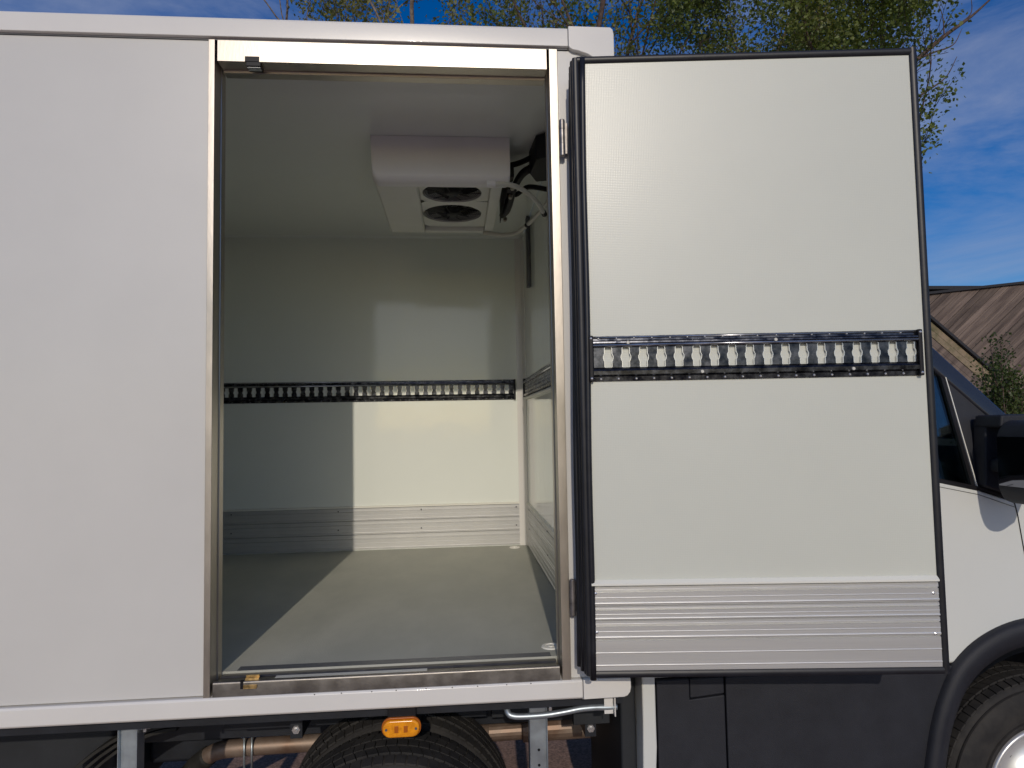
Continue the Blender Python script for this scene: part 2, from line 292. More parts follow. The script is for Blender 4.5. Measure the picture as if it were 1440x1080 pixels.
# interior fittings ----------------------------------------------
def planks(z_edges, T, u0, u1, parent, name='kick_plank', m='alu'):
    """ribbed aluminium boards; T(u, depth_out, z)"""
    obs = []
    for z0, z1 in z_edges:
        h = z1-z0; p = []
        # profile (out, z), outward positive, with beads and grooves
        for it in ((0, .001), (.025, .006), ('b', .13, .0034), ('b', .42, .0017), (.68, .0062), (.70, .002), (.735, .002), (.755, .0062), ('b', .83, .0012), (.96, .006), (1, .001)):
            if it[0] == 'b':
                for q in range(9):
                    a_ = math.pi*q/8; p.append((.006+it[2]*.8*math.sin(a_), z0+h*it[1]-it[2]*math.cos(a_)))
            else: p.append((it[1], z0+h*it[0]))
        poly = p + [(-.001, z1), (-.001, z0)]
        obs.append(MB().prism(poly, u0, u1, lambda o, z, u: T(u, o, z)).build(name, m, parent))
    return obs
def lash_rail(T, u0, u1, z0, z1, n, s0, pitch, parent, caps=(True, True), rivets='objects'):
    """cargo restraint rail. T(u, out, z)"""
    H = z1-z0; zs0, zs1 = z0+H*.30, z0+H*.745
    b = MB(); P = lambda poly: b.prism(poly, u0, u1, lambda o, z, u: T(u, o, z))
    P([(0, z1), (.004, z1), (.005, z1-H*.10), (.017, z1-H*.135), (.0175, z1-H*.165), (.012, z1-H*.20), (.0165, z1-H*.225), (.014, zs1+.002), (.006, zs1), (0, zs1)])
    P([(0, z0), (.004, z0), (.005, z0+H*.10), (.017, z0+H*.14), (.0175, z0+H*.22), (.013, z0+H*.26), (.006, zs0), (0, zs0)])
    rail = b.build('lashing_rail', 'rail', parent)
    prof = [(0, .38), (.04, .42), (.30, .42), (.36, .52), (.46, .58), (.56, .58), (.68, .44), (.94, .42), (1, .36)]
    hw = pitch*.5; fc = MB(); ed = MB()
    zz = [zs0+(zs1-zs0)*q for q, _ in prof]; ww = [hw*q*.92 for _, q in prof]
    lim0, lim1 = u0+.002, u1-.002
    for i in range(n):
        c = s0+i*pitch
        if c-hw < u0-.02 or c+hw > u1+.02: pass
        e0 = max(lim0, c-hw) if i else lim0; e1 = min(lim1, c+hw) if i < n-1 else lim1
        for k in range(len(zz)-1):
            for (ea, sa, sb) in ((e0, c-ww[k], c-ww[k+1]), (e1, c+ww[k], c+ww[k+1])):
                fc.add([T(ea, .0085, zz[k]), T(sa, .0085, zz[k]), T(sb, .0085, zz[k+1]), T(ea, .0085, zz[k+1])], [(0, 1, 2, 3)])
                ed.add([T(sa, .0092, zz[k]), T(sa, .0008, zz[k]), T(sb, .0008, zz[k+1]), T(sb, .0092, zz[k+1])], [(0, 1, 2, 3)])
                sg = 1 if ea > sa else -1
                ed.add([T(sa, .0092, zz[k]), T(sa+sg*.0016, .0092, zz[k]), T(sb+sg*.0016, .0092, zz[k+1]), T(sb, .0092, zz[k+1])], [(0, 1, 2, 3)])
    for zz_, rr_, oo_ in ((z1-H*.215, H*.034, .0150), (z1-H*.035, H*.026, .004)):
        MB().tube([Vector(T(u0, oo_, zz_)), Vector(T(u1, oo_, zz_))], rr_, 16).build('highlight_bead', 'rail_highlight', parent, smooth=True)  # added tubes in lighter metal draw the highlight along the rail's ridges
    fc.build('slotted_plate', 'rail', parent); ed.build('slot_edges', 'rail_edge', parent, kind='stuff')
    for c_, uu in ((caps[0], u0), (caps[1], u1)):
        if c_:
            sg = -1 if uu == u0 else 1
            MB().box(min(uu, uu+sg*.013), max(uu, uu+sg*.013), 0, 1, z0-.001, z1+.001, lambda x, y, z: T(x, y*.0185, z)).build('end_cap', 'cap', parent, bevel=.003)
    def riv(r):
        q = MB(); n1 = Vector(T(0, 1, 0))-Vector(T(0, 0, 0)); q.tube([Vector((0, 0, 0)), n1*r*.35, n1*r*.7], [r, r*.85, r*.25], 8); return q
    spots = []
    for i in range(n+1):
        c = s0-pitch*.5+i*pitch
        if u0+.004 < c < u1-.004: spots += [(c+rnd.uniform(-.002, .002), z1-H*.05, .0035 if i % 2 else .0028), (c+.004, z0+H*.05, .0035 if i % 3 else .0026)]
    if caps[0]: spots += [(u0-.0065, z1-.008, .0037), (u0-.0065, z0+.008, .0037)]
    if caps[1]: spots += [(u1+.0065, z1-.008, .0037), (u1+.0065, z0+.008, .0037)]
    if rivets == 'objects':
        src = riv(.0043).build('rivet', 'rivet', parent, loc=T(*[spots[0][0], .0045, spots[0][1]]))
        for (u, z, r_) in spots[1:]:
            edge = u < u0 or u > u1
            alike(src, parent, T(u, .018 if edge else .0045, z))
    else:
        q = MB()
        for (u, z, r_) in spots:
            p = Vector(T(u, .004, z)); n1 = Vector(T(0, 1, 0))-Vector(T(0, 0, 0)); q.tube([p, p+n1*.002, p+n1*.004], [.0034, .003, .001], 6)
        q.build('rivet_rows', 'rivet', parent, kind='stuff')
    return rail
def bare(name, parent):
    o = bpy.data.objects.new(name, None); o.empty_display_size = .1; return place(o, parent)
inr = bare('interior_wall_fittings', truck)
TB = lambda u, o, z: (u, YB-o, z)
TW = lambda u, o, z: (XW-o, u, z)
ke = [(.972, 1.046), (1.046, 1.128), (1.128, 1.2)]
planks([(.948, 1.040), (1.040, 1.122), (1.122, 1.200)], TB, XL+.1, .385, inr, m='alu_in')
planks([(.948, 1.040), (1.040, 1.122), (1.122, 1.200)], TW, .10, 2.035, inr, m='alu_in')
MB().prism([(0, 1.200), (.010, 1.2005), (.010, 1.209), (.0, 1.2125)], XL+.1, .385, lambda o, z, u: TB(u, o, z)).build('kick_trim', 'alu_bright', inr)
MB().prism([(0, 1.200), (.010, 1.2005), (.010, 1.209), (.0, 1.2125)], .10, 2.035, lambda o, z, u: TW(u, o, z)).build('kick_trim', 'alu_bright', inr)
lash_rail(TB, -2.95, .362, 1.848, 1.974, 62, -2.92, .0531, inr, caps=(False, True), rivets='stuff')
lash_rail(TW, .12, 2.03, 1.848, 1.974, 36, .145, .0531, inr, caps=(False, True), rivets='stuff')
MB().box(.409, .4355, .15, 1.95, 1.843, 1.856).build('rail_batten', 'hose', inr, bevel=.003)
sc = MB()
for x in (-1.35, -.72, -.22, .365):
    for z in (1.182, 1.07): sc.lathe([(0, -.003), (.003, -.0025), (.0045, 0)], (x, YB-.0095, z), 'y', 8)
for y in (.4, 1.1, 1.9):
    for z in (1.182, 1.07): sc.lathe([(0, -.003), (.003, -.0025), (.0045, 0)], (XW-.0095, y, z), 'x', 8)
sc.build('kick_screws', 'conduit', inr, kind='stuff')
# cove profile in the back corner and along the ceiling
cv = [(XW, YB-.052), (XW-.004, YB-.052), (XW-.007, YB-.035), (XW-.016, YB-.016), (XW-.035, YB-.007), (XW-.052, YB-.004), (XW-.052, YB), (XW, YB)]
MB().prism(cv, ZF, ZC-.012, lambda p, q, a: (p, q, a)).build('corner_cove', 'trim', truck, bevel=.001)
MB().prism([(YB, ZC-.012), (YB-.003, ZC-.012), (YB-.01, ZC-.004), (YB-.02, ZC), (YB, ZC)], XL+.1, XW-.0005, lambda p, q, a: (a, p, q)).build('ceiling_cove', 'ceiling', truck)
for (x, y) in ((.345, 2.01), (.309, .18)):
    MB().lathe([(.0, .0045), (.010, .0045), (.011, .002), (.020, .002), (.021, .0045), (.030, .004), (.033, 0)], (x, y, ZF), 'z', 28).build('drain_cap', 'alu_bright', truck, smooth=False)
# evaporator -------------------------------------------------------
ev = bare('evaporator_unit', truck)
EX0, EX1, EY0, EY1, EZ0 = -.333, .236, .592, 1.33, 2.69
# shell: closed cover with softened corners, tapering; section in X-Z at y
def ev_ring(y, x0, x1, zb, rr):
    pts = [(x0, ZC-.001)]
    for k in range(6):
        a = math.pi/2*k/5; pts.append((x0+.006+rr-rr*math.cos(a), zb+rr-rr*math.sin(a)))
    for k in range(6):
        a = math.pi/2*k/5; pts.append((x1-rr*.5+rr*.5*math.sin(a), zb+rr*.5-rr*.5*math.cos(a)))
    pts.append((x1, ZC-.001)); return [(px_, y, pz) for px_, pz in pts]
rings = [ev_ring(EY0+.004, EX0+.012, EX1-.001, 2.76, .03), ev_ring(EY0, EX0+.003, EX1, 2.722, .034), ev_ring(EY0+.003, EX0, EX1, 2.706, .036), ev_ring(EY0+.013, EX0-.001, EX1, 2.694, .036), ev_ring(EY0+.028, EX0-.001, EX1, 2.6875, .036), ev_ring(EY0+.050, EX0-.001, EX1-.004, 2.6855, .034)]
s = MB(); n = len(rings[0]); vs = [p for r_ in rings for p in r_]; fs = [tuple(range(n))]
for i in range(len(rings)-1):
    for k in range(n-1): fs.append((i*n+k, i*n+k+1, (i+1)*n+k+1, (i+1)*n+k))
s.add(vs, fs).build('front_cover', 'cover', ev, smooth=True)
# underside body with a recessed fan bay (frame of four bars + sides)
RX0, RX1, RY0, RY1 = -.145, .158, EY0+.037, 1.285
zb = EZ0-.002
u = MB(); u.box(EX0+.012, RX0, EY0+.036, EY1, zb, ZC-.03); u.build('underside_cover', 'cover_under', ev, bevel=.012, seg=3)
u = MB(); u.box(RX1, EX1-.03, EY0+.036, EY1, zb+.001, ZC-.03); u.build('underside_cover', 'cover_under', ev, bevel=.006)
MB().box(RX0+.001, RX1-.001, RY1, EY1-.002, zb-.001, ZC-.03).build('underside_cover', 'cover_under', ev, bevel=.006)
cx_ = -.004
fans = [(cx_, .765, .128), (cx_, 1.055, .138)]
# fan plate with two round holes
def fan_plate():
    b = MB(); zt_ = zb+.020; yy = [RY0, .89, RY1-.001]
    for i, (fx, fy, fr2) in enumerate(fans):
        x0, x1, y0, y1 = RX0+.001, RX1-.001, yy[i], yy[i+1]-.002
        seg = 40; inner = [(fx+min(fr2, 9)*math.cos(2*math.pi*k/seg), fy+fr2*.98*math.sin(2*math.pi*k/seg)) for k in range(seg)]
        inner = [(px_, min(max(py_, y0+.006), y1-.006)) for px_, py_ in inner]
        outer = []
        for k in range(seg):
            a = 2*math.pi*k/seg; c_, s_ = math.cos(a), math.sin(a)
            tx = ((x1-fx)/c_ if c_ > 0 else (x0-fx)/c_) if abs(c_) > 1e-6 else 9; ty = ((y1-fy)/s_ if s_ > 0 else (y0-fy)/s_) if abs(s_) > 1e-6 else 9
            tt = min(tx, ty); outer.append((fx+tt*c_, fy+tt*s_))
        vs = [(p[0], p[1], zt_) for p in outer] + [(p[0], p[1], zt_-.006) for p in inner] + [(p[0], p[1], zt_+.03) for p in inner]
        fs = []
        for k in range(seg):
            j = (k+1) % seg; fs += [(k, j, seg+j, seg+k), (seg+k, seg+j, 2*seg+j, 2*seg+k)]
        b.add(vs, fs)
    return b.build('fan_plate', 'cover_under', ev)
fan_plate()
MB().box(RX0-.002, RX1+.002, RY0-.002, RY1+.002, ZC-.045, ZC-.04).build('fan_bay_back', 'black', ev)
for fx, fy, fr2 in fans:
    b = MB(); seg = 7; zc = zb+.028
    for k in range(seg):
        a = 2*math.pi*k/seg; vs = []
        for (rr, da, dz) in ((.034, -.28, -.008), (fr2*.93, -.05, -.012), (fr2*.93, .55, .012), (.034, .38, .01)):
            vs.append((fx+rr*math.cos(a+da), fy+rr*math.sin(a+da), zc+.012+dz))
        vs += [(p[0], p[1], p[2]+.0015) for p in vs]
        b.add(vs, [(0, 1, 2, 3), (7, 6, 5, 4), (0, 4, 5, 1), (1, 5, 6, 2), (2, 6, 7, 3), (3, 7, 4, 0)])
    b.build('fan_blades', 'black', ev)
    b = MB()
    for q in range(9):
        rr = fr2*(.28+.08*q); b.tube([(fx+rr*math.cos(2*math.pi*k/36), fy+rr*math.sin(2*math.pi*k/36), zc-.006-.012*(1-rr/fr2)) for k in range(37)], .0008, 4, cap=False)
    for k in range(6):
        a = 2*math.pi*k/6+.2; b.tube([(fx+.03*math.cos(a), fy+.03*math.sin(a), zc-.016), (fx+fr2*math.cos(a), fy+fr2*math.sin(a), zc-.004)], .0018, 4)
    b.build('fan_guard', 'cap', ev)
    MB().lathe([(0, -.02), (.026, -.019), (.034, -.012), (.036, .01)], (fx, fy, zc), 'z', 20).build('fan_hub', 'black', ev, smooth=True)
# black pipework beside the unit, hoses
b = MB()
b.tube(smooth_pts([(.25, 1.25, 2.76), (.262, 1.05, 2.73), (.275, .85, 2.76), (.31, .74, 2.79), (.38, .70, 2.81), (.433, .66, 2.80)]), .017, 8)
b.tube(smooth_pts([(.24, .80, 2.84), (.30, .78, 2.85), (.37, .62, 2.83), (.434, .52, 2.83)]), .013, 8)
b.tube(smooth_pts([(.24, .95, 2.82), (.29, 1.0, 2.78), (.35, .95, 2.80), (.434, .92, 2.78)]), .012, 8)
b.build('insulated_pipes', 'black', ev, smooth=True)
b = MB(); b.prism([(.34, .56), (.4355, .48), (.4355, .80), (.37, .82), (.33, .72)], 2.775, ZC-.002, lambda p, q, a: (p, q, a))
b.build('valve_sleeve', 'black', ev, bevel=.008)
b = MB()
for k in range(5): b.box(.2385, .262, .70+k*.115, .76+k*.115, 2.755-.012*(k % 2), 2.80)
b.box(.2385, .2415, .66, 1.29, 2.73, 2.85)
b.build('pipe_fittings', 'black', ev, bevel=.002)
for k in range(5): MB().lathe([(0, -.012), (.010, -.012), (.010, .012), (0, .012)], (.262, .78+k*.115, 2.735), 'y', 10).build('pipe_nut', 'steel', ev)
hs = smooth_pts([(.150, .610, 2.690), (.235, .612, 2.688), (.30, .66, 2.68), (.365, .74, 2.658), (.40, .81, 2.635), (.418, .86, 2.63), (.434, .90, 2.65)], 8)
MB().tube(hs, .0105, 10).build('drain_hose', 'hose', ev, smooth=True)
hs = smooth_pts([(.150, 1.300, 2.682), (.25, 1.30, 2.672), (.32, 1.27, 2.675), (.37, 1.15, 2.685), (.40, 1.0, 2.69), (.425, .88, 2.70), (.434, .85, 2.71)], 8)
MB().tube(hs, .0105, 10).build('drain_hose', 'hose', ev, smooth=True)
for p in ((.155, .61, 2.689),): MB().tube([(p[0]-.015, p[1], p[2]), (p[0]+.02, p[1], p[2])], .0155, 12).build('hose_collar', 'cover', ev, smooth=False)
for p, q in (((.398, .805, 2.638), (.408, .83, 2.632)), ((.364, 1.17, 2.683), (.372, 1.15, 2.685))): MB().tube([p, q], .0125, 10).build('cable_tie', 'cap', ev)
MB().box(XW-.022, XW, 1.64, 1.70, 2.475, ZC-.002).build('cable_duct', 'conduit', truck, bevel=.005)
# side cargo door --------------------------------------------------
PH = math.atan2(.1025, 1.022); DP = Vector((.389, -.13, 0)); DU = Vector((math.cos(PH), -math.sin(PH), 0)); DN = Vector((-math.sin(PH), -math.cos(PH), 0))
def TD(u, o, z): p = DP+DU*u+DN*o; return (p.x, p.y, z)
door = bare('side_door', truck)
DU1, DZ0, DZ1 = 1.015, .970, 2.806
bx = lambda b, u0, u1, o0, o1, z0, z1: b.box(u0, u1, o0, o1, z0, z1, lambda x, y, z: TD(x, y, z))
bx(MB(), 0, DU1, -.07, 0, DZ0, DZ1).build('door_panel', 'grp_door', door)
bx(MB(), -.012, DU1+.026, -.082, -.0705, DZ0-.026, DZ1+.026).build('outer_skin', 'skin', door, bevel=.003)
def seal(pts_uz, name='door_seal'):
    pass
# rubber seal: profiled strips around the edge with two lips
def strip(b, a0, a1, fixed, side):
    # cross section (outward from panel edge e, out o)
    sec = [(-.004, .0005), (-.003, .003), (.004, .0075), (.012, .0075), (.0175, .004), (.0185, -.010), (.0225, -.014), (.0235, -.024), (.017, -.028), (.018, -.040), (.024, -.046), (.0245, -.055), (.018, -.060), (.018, -.0695), (.0005, -.0695)]
    T = {'R': lambda e, o, a: TD(DU1+e, o, a), 'L': lambda e, o, a: TD(-e, o, a), 'T': lambda e, o, a: TD(a, o, DZ1+e), 'B': lambda e, o, a: TD(a, o, DZ0-e)}[side]
    b.prism(sec, a0, a1, T)
for sd, a0, a1 in (('L', DZ0-.012, DZ1+.014), ('R', DZ0-.018, DZ1+.020), ('T', -.004, DU1+.002), ('B', -.004, DU1+.002)):
    b = MB(); strip(b, a0, a1, 0, sd); b.build('door_seal', 'rubber', door, bevel=.0012)
# wide multi-lip hinge-side gasket
b = MB()
for k, (e0, e1, o0, o1) in enumerate(((-.001, -.013, -.004, .0095), (-.004, -.020, -.024, -.010), (-.010, -.026, -.046, -.030), (-.012, -.0275, -.066, -.052))):
    wob = .0015; pts = []
    for z in np.linspace(DZ0-.022+.006*k, DZ1+.012-.012*k, 24):
        t_ = (z-DZ0)/(DZ1-DZ0); c_ = (.001+.011*t_, -.010+.003*t_, -.021+.006*t_, -.032+.016*t_)[k]
        pts.append(TD(c_+wob*math.sin(z*7+k*2), (o0+o1)/2, z))
    b.tube(pts, .0098, 8)
b.build('hinge_gasket', 'rubber', door, smooth=True)
planks([(.974, 1.062), (1.062, 1.117), (1.117, 1.159), (1.159, 1.216)][1:], TD, .003, DU1-.004, door)
# widest lower board
p = [(.002, .973), (.006, .974)]
for zc_, r_ in ((.989, .0022), (1.0245, .002)):
    for q in range(9): a_ = math.pi*q/8; p.append((.006+r_*.8*math.sin(a_), zc_-r_*math.cos(a_)))
p += [(.006, 1.0585), (.001, 1.0615)]
MB().prism(p+[(-.001, 1.0615), (-.001, .973)], .003, DU1-.004, lambda o, z, u_: TD(u_, o, z)).build('kick_plank', 'alu', door)
MB().prism([(0, 1.2165), (.007, 1.2165), (.007, 1.219), (.014, 1.2195), (.014, 1.2245), (.002, 1.233), (0, 1.2335)], .002, DU1-.004, lambda o, z, u_: TD(u_, o, z)).build('kick_trim', 'alu_bright', door)
lash_rail(TD, .024, .985, 1.820, 1.956, 18, .0685, .0528, door)
for (uu, zz_) in ((.0135, 1.196), (.0145, 1.084), (.995, 1.184), (.995, 1.068)):
    MB().tube([TD(uu, .006, zz_), TD(uu, .0085, zz_), TD(uu, .010, zz_)], [.0048, .0042, .001], 12).build('screw', 'rivet', door)
for (uu, zz_) in ((.127, 1.934), (.565, 1.934), (.345, 1.843), (.79, 1.843)):
    MB().tube([TD(uu, .017, zz_), TD(uu, .021, zz_)], [.0052, .0045], 12).build('plug', 'hose', door)
hinge(2.556, 2.674); hinge(1.106, 1.215)

# ------------------------------------------------------------------ underbody
und = bare('chassis', truck)
def sec_c(x0, x1, y, z0, z1, wd, t_=.006): return MB().box(x0, x1, y, y+t_, z0, z1).box(x0, x1, y+t_, y+wd, z0, z0+t_).box(x0, x1, y+t_, y+wd, z1-t_, z1)
sec_c(-3.0, .95, .72, .47, .62, .07).build('chassis_rail', 'chassis', und)
sec_c(-3.0, .95, 1.45, .47, .62, .07).build('chassis_rail', 'chassis', und)
for x in (-2.4, -1.5, -.80, .10): MB().box(x, x+.06, .30, 2.1, .70, .80).build('cross_member', 'chassis', und, bevel=.003)
b = MB(); b.box(-.86, .10, .48, .52, .60, .665).build('subframe_rail', 'chassis', und, bevel=.003)
MB().box(-1.9, -.60, .42, .46, .655, .70).build('subframe_rail', 'dark_tank', und, bevel=.003)
MB().box(.12, .60, .50, .54, .585, .66).build('subframe_rail', 'dark_tank', und, bevel=.003)
for (x, y, z) in ((-.558, .30, .668), (.47, .35, .595)):
    MB().lathe([(0, -.012), (.007, -.012), (.008, -.006), (.014, -.006), (.015, 0), (0, 0)], (x, y, z), 'y', 6).build('bolt', 'rivet', und)
    MB().box(x-.02, x+.02, y, y+.14, z-.03, z+.1).build('bolt_bracket', 'chassis', und)
# galvanised side guard brackets
for x0 in (-1.042, .222):
    b = MB(); wd = .058; zlo = .36
    b.box(x0+.003, x0+wd-.003, .100, .104, zlo, .842); b.box(x0, x0+.003, .085, .135, zlo+.1 if x0 < 0 else zlo+.18, .842); b.box(x0+wd-.003, x0+wd, .085, .135, zlo+.1 if x0 < 0 else zlo+.18, .842)
    br = b.build('guard_bracket', 'zinc', und, bevel=.001)
    for zz_ in (.648, .60, .55): MB().lathe([(0, -.0008), (.0045, -.0008), (.0045, 0)], (x0+.03, .0995, zz_), 'y', 12).build('bracket_hole', 'black', und)
MB().tube([(-.984, .11, .777), (-.955, .11, .779)], .004, 8).tube([(-.972, .11, .768), (-.972, .11, .788)], .006, 8).build('bolt', 'rivet', und)
MB().box(.286, .297, .095, .11, .768, .783).build('bolt', 'rivet', und, bevel=.002)
# bent step rod under the corner
rod = smooth_pts([(.148, .10, .82), (.148, .075, .80), (.153, .06, .784), (.168, .055, .777), (.20, .053, .775), (.27, .053, .776), (.33, .053, .782), (.38, .053, .789), (.43, .053, .791), (.475, .053, .789), (.50, .055, .789)], 6)
MB().tube(rod, .0098, 12).build('step_rod', 'zinc', und, smooth=True)
MB().box(.385, .50, .03, .11, .8275, .8335).box(.458, .486, .045, .05, .772, .829).box(.488, .4915, .03, .08, .768, .829).build('rod_bracket', 'trim', und, bevel=.001)
MB().box(.40, .53, .30, .32, .63, .80).build('corner_bracket', 'dark_tank', und, bevel=.002)
# exhaust
ex2 = smooth_pts([(-1.45, .98, .16), (-1.28, .92, .19), (-1.16, .88, .24), (-1.09, .85, .31), (-1.03, .825, .36)], 6)
MB().tube(ex2, .040, 14).build('flex_pipe', 'spring', und, smooth=True)
ex = smooth_pts([(-1.05, .835, .345), (-.99, .81, .382), (-.90, .80, .395), (-.70, .80, .398), (-.2, .80, .40), (.14, .80, .40)], 6)
MB().tube(ex, .034, 16).build('exhaust_pipe', 'exhaust', und, smooth=True)
MB().tube([(.12, .80, .40), (.26, .80, .402), (.262, .80, .402), (.56, .80, .405), (.61, .80, .405)], [.036, .036, .047, .047, .036], 18).build('exhaust_silencer', 'exhaust', und, smooth=False)
b = MB()
for dx in (0, .03): b.tube([(-.87+dx, .762, .45), (-.868+dx, .755, .33)], .0045, 8)
b.tube([(-.868, .755, .33), (-.853, .755, .315), (-.838, .755, .33)], .0045, 8).build('exhaust_clamp', 'zinc', und, smooth=True)
# leaf spring pack and tanks
b = MB()
for k in range(3):
    pts = [(-1.42+.02*k+t_*(.40-.03*k), .52+.16*0, .62-.018*k-.25*(t_-.95)**2*.7+.02*t_) for t_ in np.linspace(0, 1, 9)]
    for i in range(8):
        (xa, ya, za), (xb, yb, zb2) = pts[i], pts[i+1]
        b.add([(xa, ya, za), (xb, ya, zb2), (xb, ya+.07, zb2), (xa, ya+.07, za), (xa, ya, za-.012), (xb, ya, zb2-.012), (xb, ya+.07, zb2-.012), (xa, ya+.07, za-.012)], [(0, 1, 2, 3), (7, 6, 5, 4), (0, 4, 5, 1), (3, 2, 6, 7), (0, 3, 7, 4), (1, 5, 6, 2)])
b.build('leaf_spring', 'spring', und)
MB().box(-2.9, -1.30, .62, 1.4, .22, .60).build('rear_tank', 'dark_tank', und, bevel=.03)
MB().box(-1.30, -.98, .9, 1.5, .30, .62).build('spare_carrier', 'chassis', und, bevel=.02)
MB().box(.66, .95, .75, 1.4, .16, .62).build('fuel_tank', 'dark_tank', und, bevel=.03)
MB().box(.545, .60, .20, .75, .25, .90).build('cab_rear_flap', 'dark_tank', und, bevel=.01)
b = MB(); b.tube([(.0, .30, .38), (-.20, 1.1, .39), (-.2, 1.9, .39)], .045, 12)
MB().tube([(-.2, .35, .285), (-.2, 1.85, .285)], .05, 12).build('rear_axle', 'chassis', und, smooth=True)
# mudguard over rear wheel, marker lamp
arc = [(-.2+.46*math.cos(a), .40+.43*math.sin(a)) for a in np.linspace(R(20), R(160), 17)]
MB().prism(arc+[(x, z-.006) for x, z in arc[::-1]], .22, .62, lambda p, q, a: (p, a, q))
lamp = bare('side_marker_lamp', truck)
MB().box(-.222, -.135, .034, .046, .775, .845).build('lamp_bracket', 'cap', lamp, bevel=.003)
def stadium(cx, cz, hw, hh, n=10):
    r_ = hh*.92; pts = []
    for (sx, sz, a0) in ((1, 1, 0), (-1, 1, 90), (-1, -1, 180), (1, -1, 270)):
        for k in range(n): a = R(a0+90*k/(n-1)); pts.append((cx+sx*(hw-r_)+r_*math.cos(a), cz+sz*(hh-r_)+r_*math.sin(a)))
    return pts
MB().prism(stadium(-.1795, .774, .060, .0295), .024, .034, lambda p, q, a: (p, a, q)).build('lamp_base', 'amber_dark', lamp, bevel=.002)
MB().prism(stadium(-.1795, .774, .056, .026), .012, .0238, lambda p, q, a: (p, a, q)).build('lamp_lens', 'amber', lamp, bevel=.006, seg=3)
b = MB()
for dx in (-.014, .014): b.box(-.1795+dx-.006, -.1795+dx+.006, .0105, .0119, .764, .784)
b.build('lamp_window', 'amber_dark', lamp, bevel=.002)
b = MB()
for dx in (-.045, .045): b.lathe([(0, -.002), (.004, -.002), (.004, 0)], (-.1795+dx, .0125, .774), 'y', 10)
b.build('lamp_screw', 'conduit', lamp)

# wheels ------------------------------------------------------------
def wheel(name, cx, cz, y0, wd, Ro, rim_r, front=True, parent=truck):
    root = bare(name, parent)
    # carcass
    sw = .028
    prof = [(rim_r, sw*.6), (rim_r+.01, .004), ((Ro+rim_r)/2, -.004), (Ro-.035, .004), (Ro-.014, sw*.8), (Ro-.009, sw*1.6), (Ro-.008, wd/2), (Ro-.009, wd-sw*1.6), (Ro-.014, wd-sw*.8), (Ro-.035, wd-.004), ((Ro+rim_r)/2, wd+.004), (rim_r, wd-.02)]
    tyre = MB().lathe(prof, (cx, y0, cz), 'y', 96).build('tyre', 'tyre', root, smooth=True)
    # tread blocks in five circumferential ribs
    tb = MB(); nb = 74; ribs = [(.012, wd*.2), (wd*.23, wd*.39), (wd*.42, wd*.58), (wd*.61, wd*.77), (wd*.8, wd-.012)]
    for ri, (a0, a1) in enumerate(ribs):
        for k in range(nb):
            t0 = 2*math.pi*(k+(.5 if ri % 2 else 0))/nb; t1 = t0+2*math.pi/nb*(.80 if ri in (0, 4) else .90); sk = 2*math.pi/nb*(.35 if ri in (1, 3) else 0)*(1 if ri < 2 else -1)
            r0, r1 = Ro-.016, Ro+.0 - (.004 if ri in (0, 4) else 0); vs = []
            for rr in (r0, r1):
                for (ta, yy) in ((t0, a0), (t1, a0), (t1+sk, a1), (t0+sk, a1)):
                    drop = .006 if (yy < .02 or yy > wd-.02) and rr == r1 else 0
                    vs.append((cx+(rr-drop)*math.cos(ta), y0+yy, cz+(rr-drop)*math.sin(ta)))
            tb.add(vs, [(4, 5, 6, 7), (0, 1, 5, 4), (1, 2, 6, 5), (2, 3, 7, 6), (3, 0, 4, 7)])
    tb.build('tread', 'tyre', root, kind='stuff')
    if front:
        # raised bead lines on the sidewall
        b = MB(); 
        for rr in (rim_r+.028, Ro-.04): b.lathe([(rr, .0), (rr+.002, -.0065), (rr+.005, -.0065), (rr+.007, 0)], (cx, y0, cz), 'y', 96)
        b.build('sidewall_rings', 'tyre', root)
        rp2 = [(rim_r+.004, .022), (rim_r+.006, .002), (rim_r-.004, -.004), (rim_r-.014, .003), (rim_r-.022, .03), (rim_r-.045, .042), (rim_r-.075, .030), (.085, .012), (.080, -.005), (.070, -.012), (0, -.014)]
        MB().lathe(rp2, (cx, y0, cz), 'y', 96).build('rim', 'rim', root, smooth=True)
        for k in range(6):
            a = 2*math.pi*k/6; MB().lathe([(0, -.016), (.009, -.016), (.012, -.004), (.012, .01)], (cx+.098*math.cos(a), y0+.012, cz+.098*math.sin(a)), 'y', 6).build('wheel_nut', 'zinc', root)
        for k in range(12):
            a = 2*math.pi*(k+.5)/12; MB().lathe([(0, 0), (.011, 0)], (cx+.140*math.cos(a), y0+.0345, cz+.140*math.sin(a)), 'y', 14).build('vent_hole', 'black', root)
    else:
        MB().lathe([(rim_r+.004, .03), (rim_r-.01, .05), (rim_r-.02, .10), (.09, .12), (0, .12)], (cx, y0, cz), 'y', 48).build('rim', 'rim', root, smooth=True)
    return root
wheel('front_wheel', 2.095, .355, .205, .225, .39, .213)
wheel('front_wheel', 2.13, .345, 1.75, .225, .385, .213, front=False)
RWZ, RWR = .262, .415
wheel('rear_wheel', -.222, RWZ, .02, .26, RWR, .215, front=False)
wheel('rear_wheel', -.222, RWZ, .32, .26, RWR, .215, front=False)
wheel('rear_wheel', -.222, RWZ, 1.60, .26, RWR, .215, front=False)
wheel('rear_wheel', -.222, RWZ, 1.90, .26, RWR, .215, front=False)

# ------------------------------------------------------------------ cab
cab = bare('cab', truck)
YS = .14; YF = 2.04
# white side / body: profile with wheel cut-out, extruded across
ac, ar = (2.105, .372), .49
arch = [(ac[0]+ar*math.cos(a)*1.0, ac[1]+ar*1.0*math.sin(a)) for a in np.linspace(R(175), R(5), 21)]
def side(z_split=.835):
    return [(.605, .34), (.640, .34), (.640, z_split)]
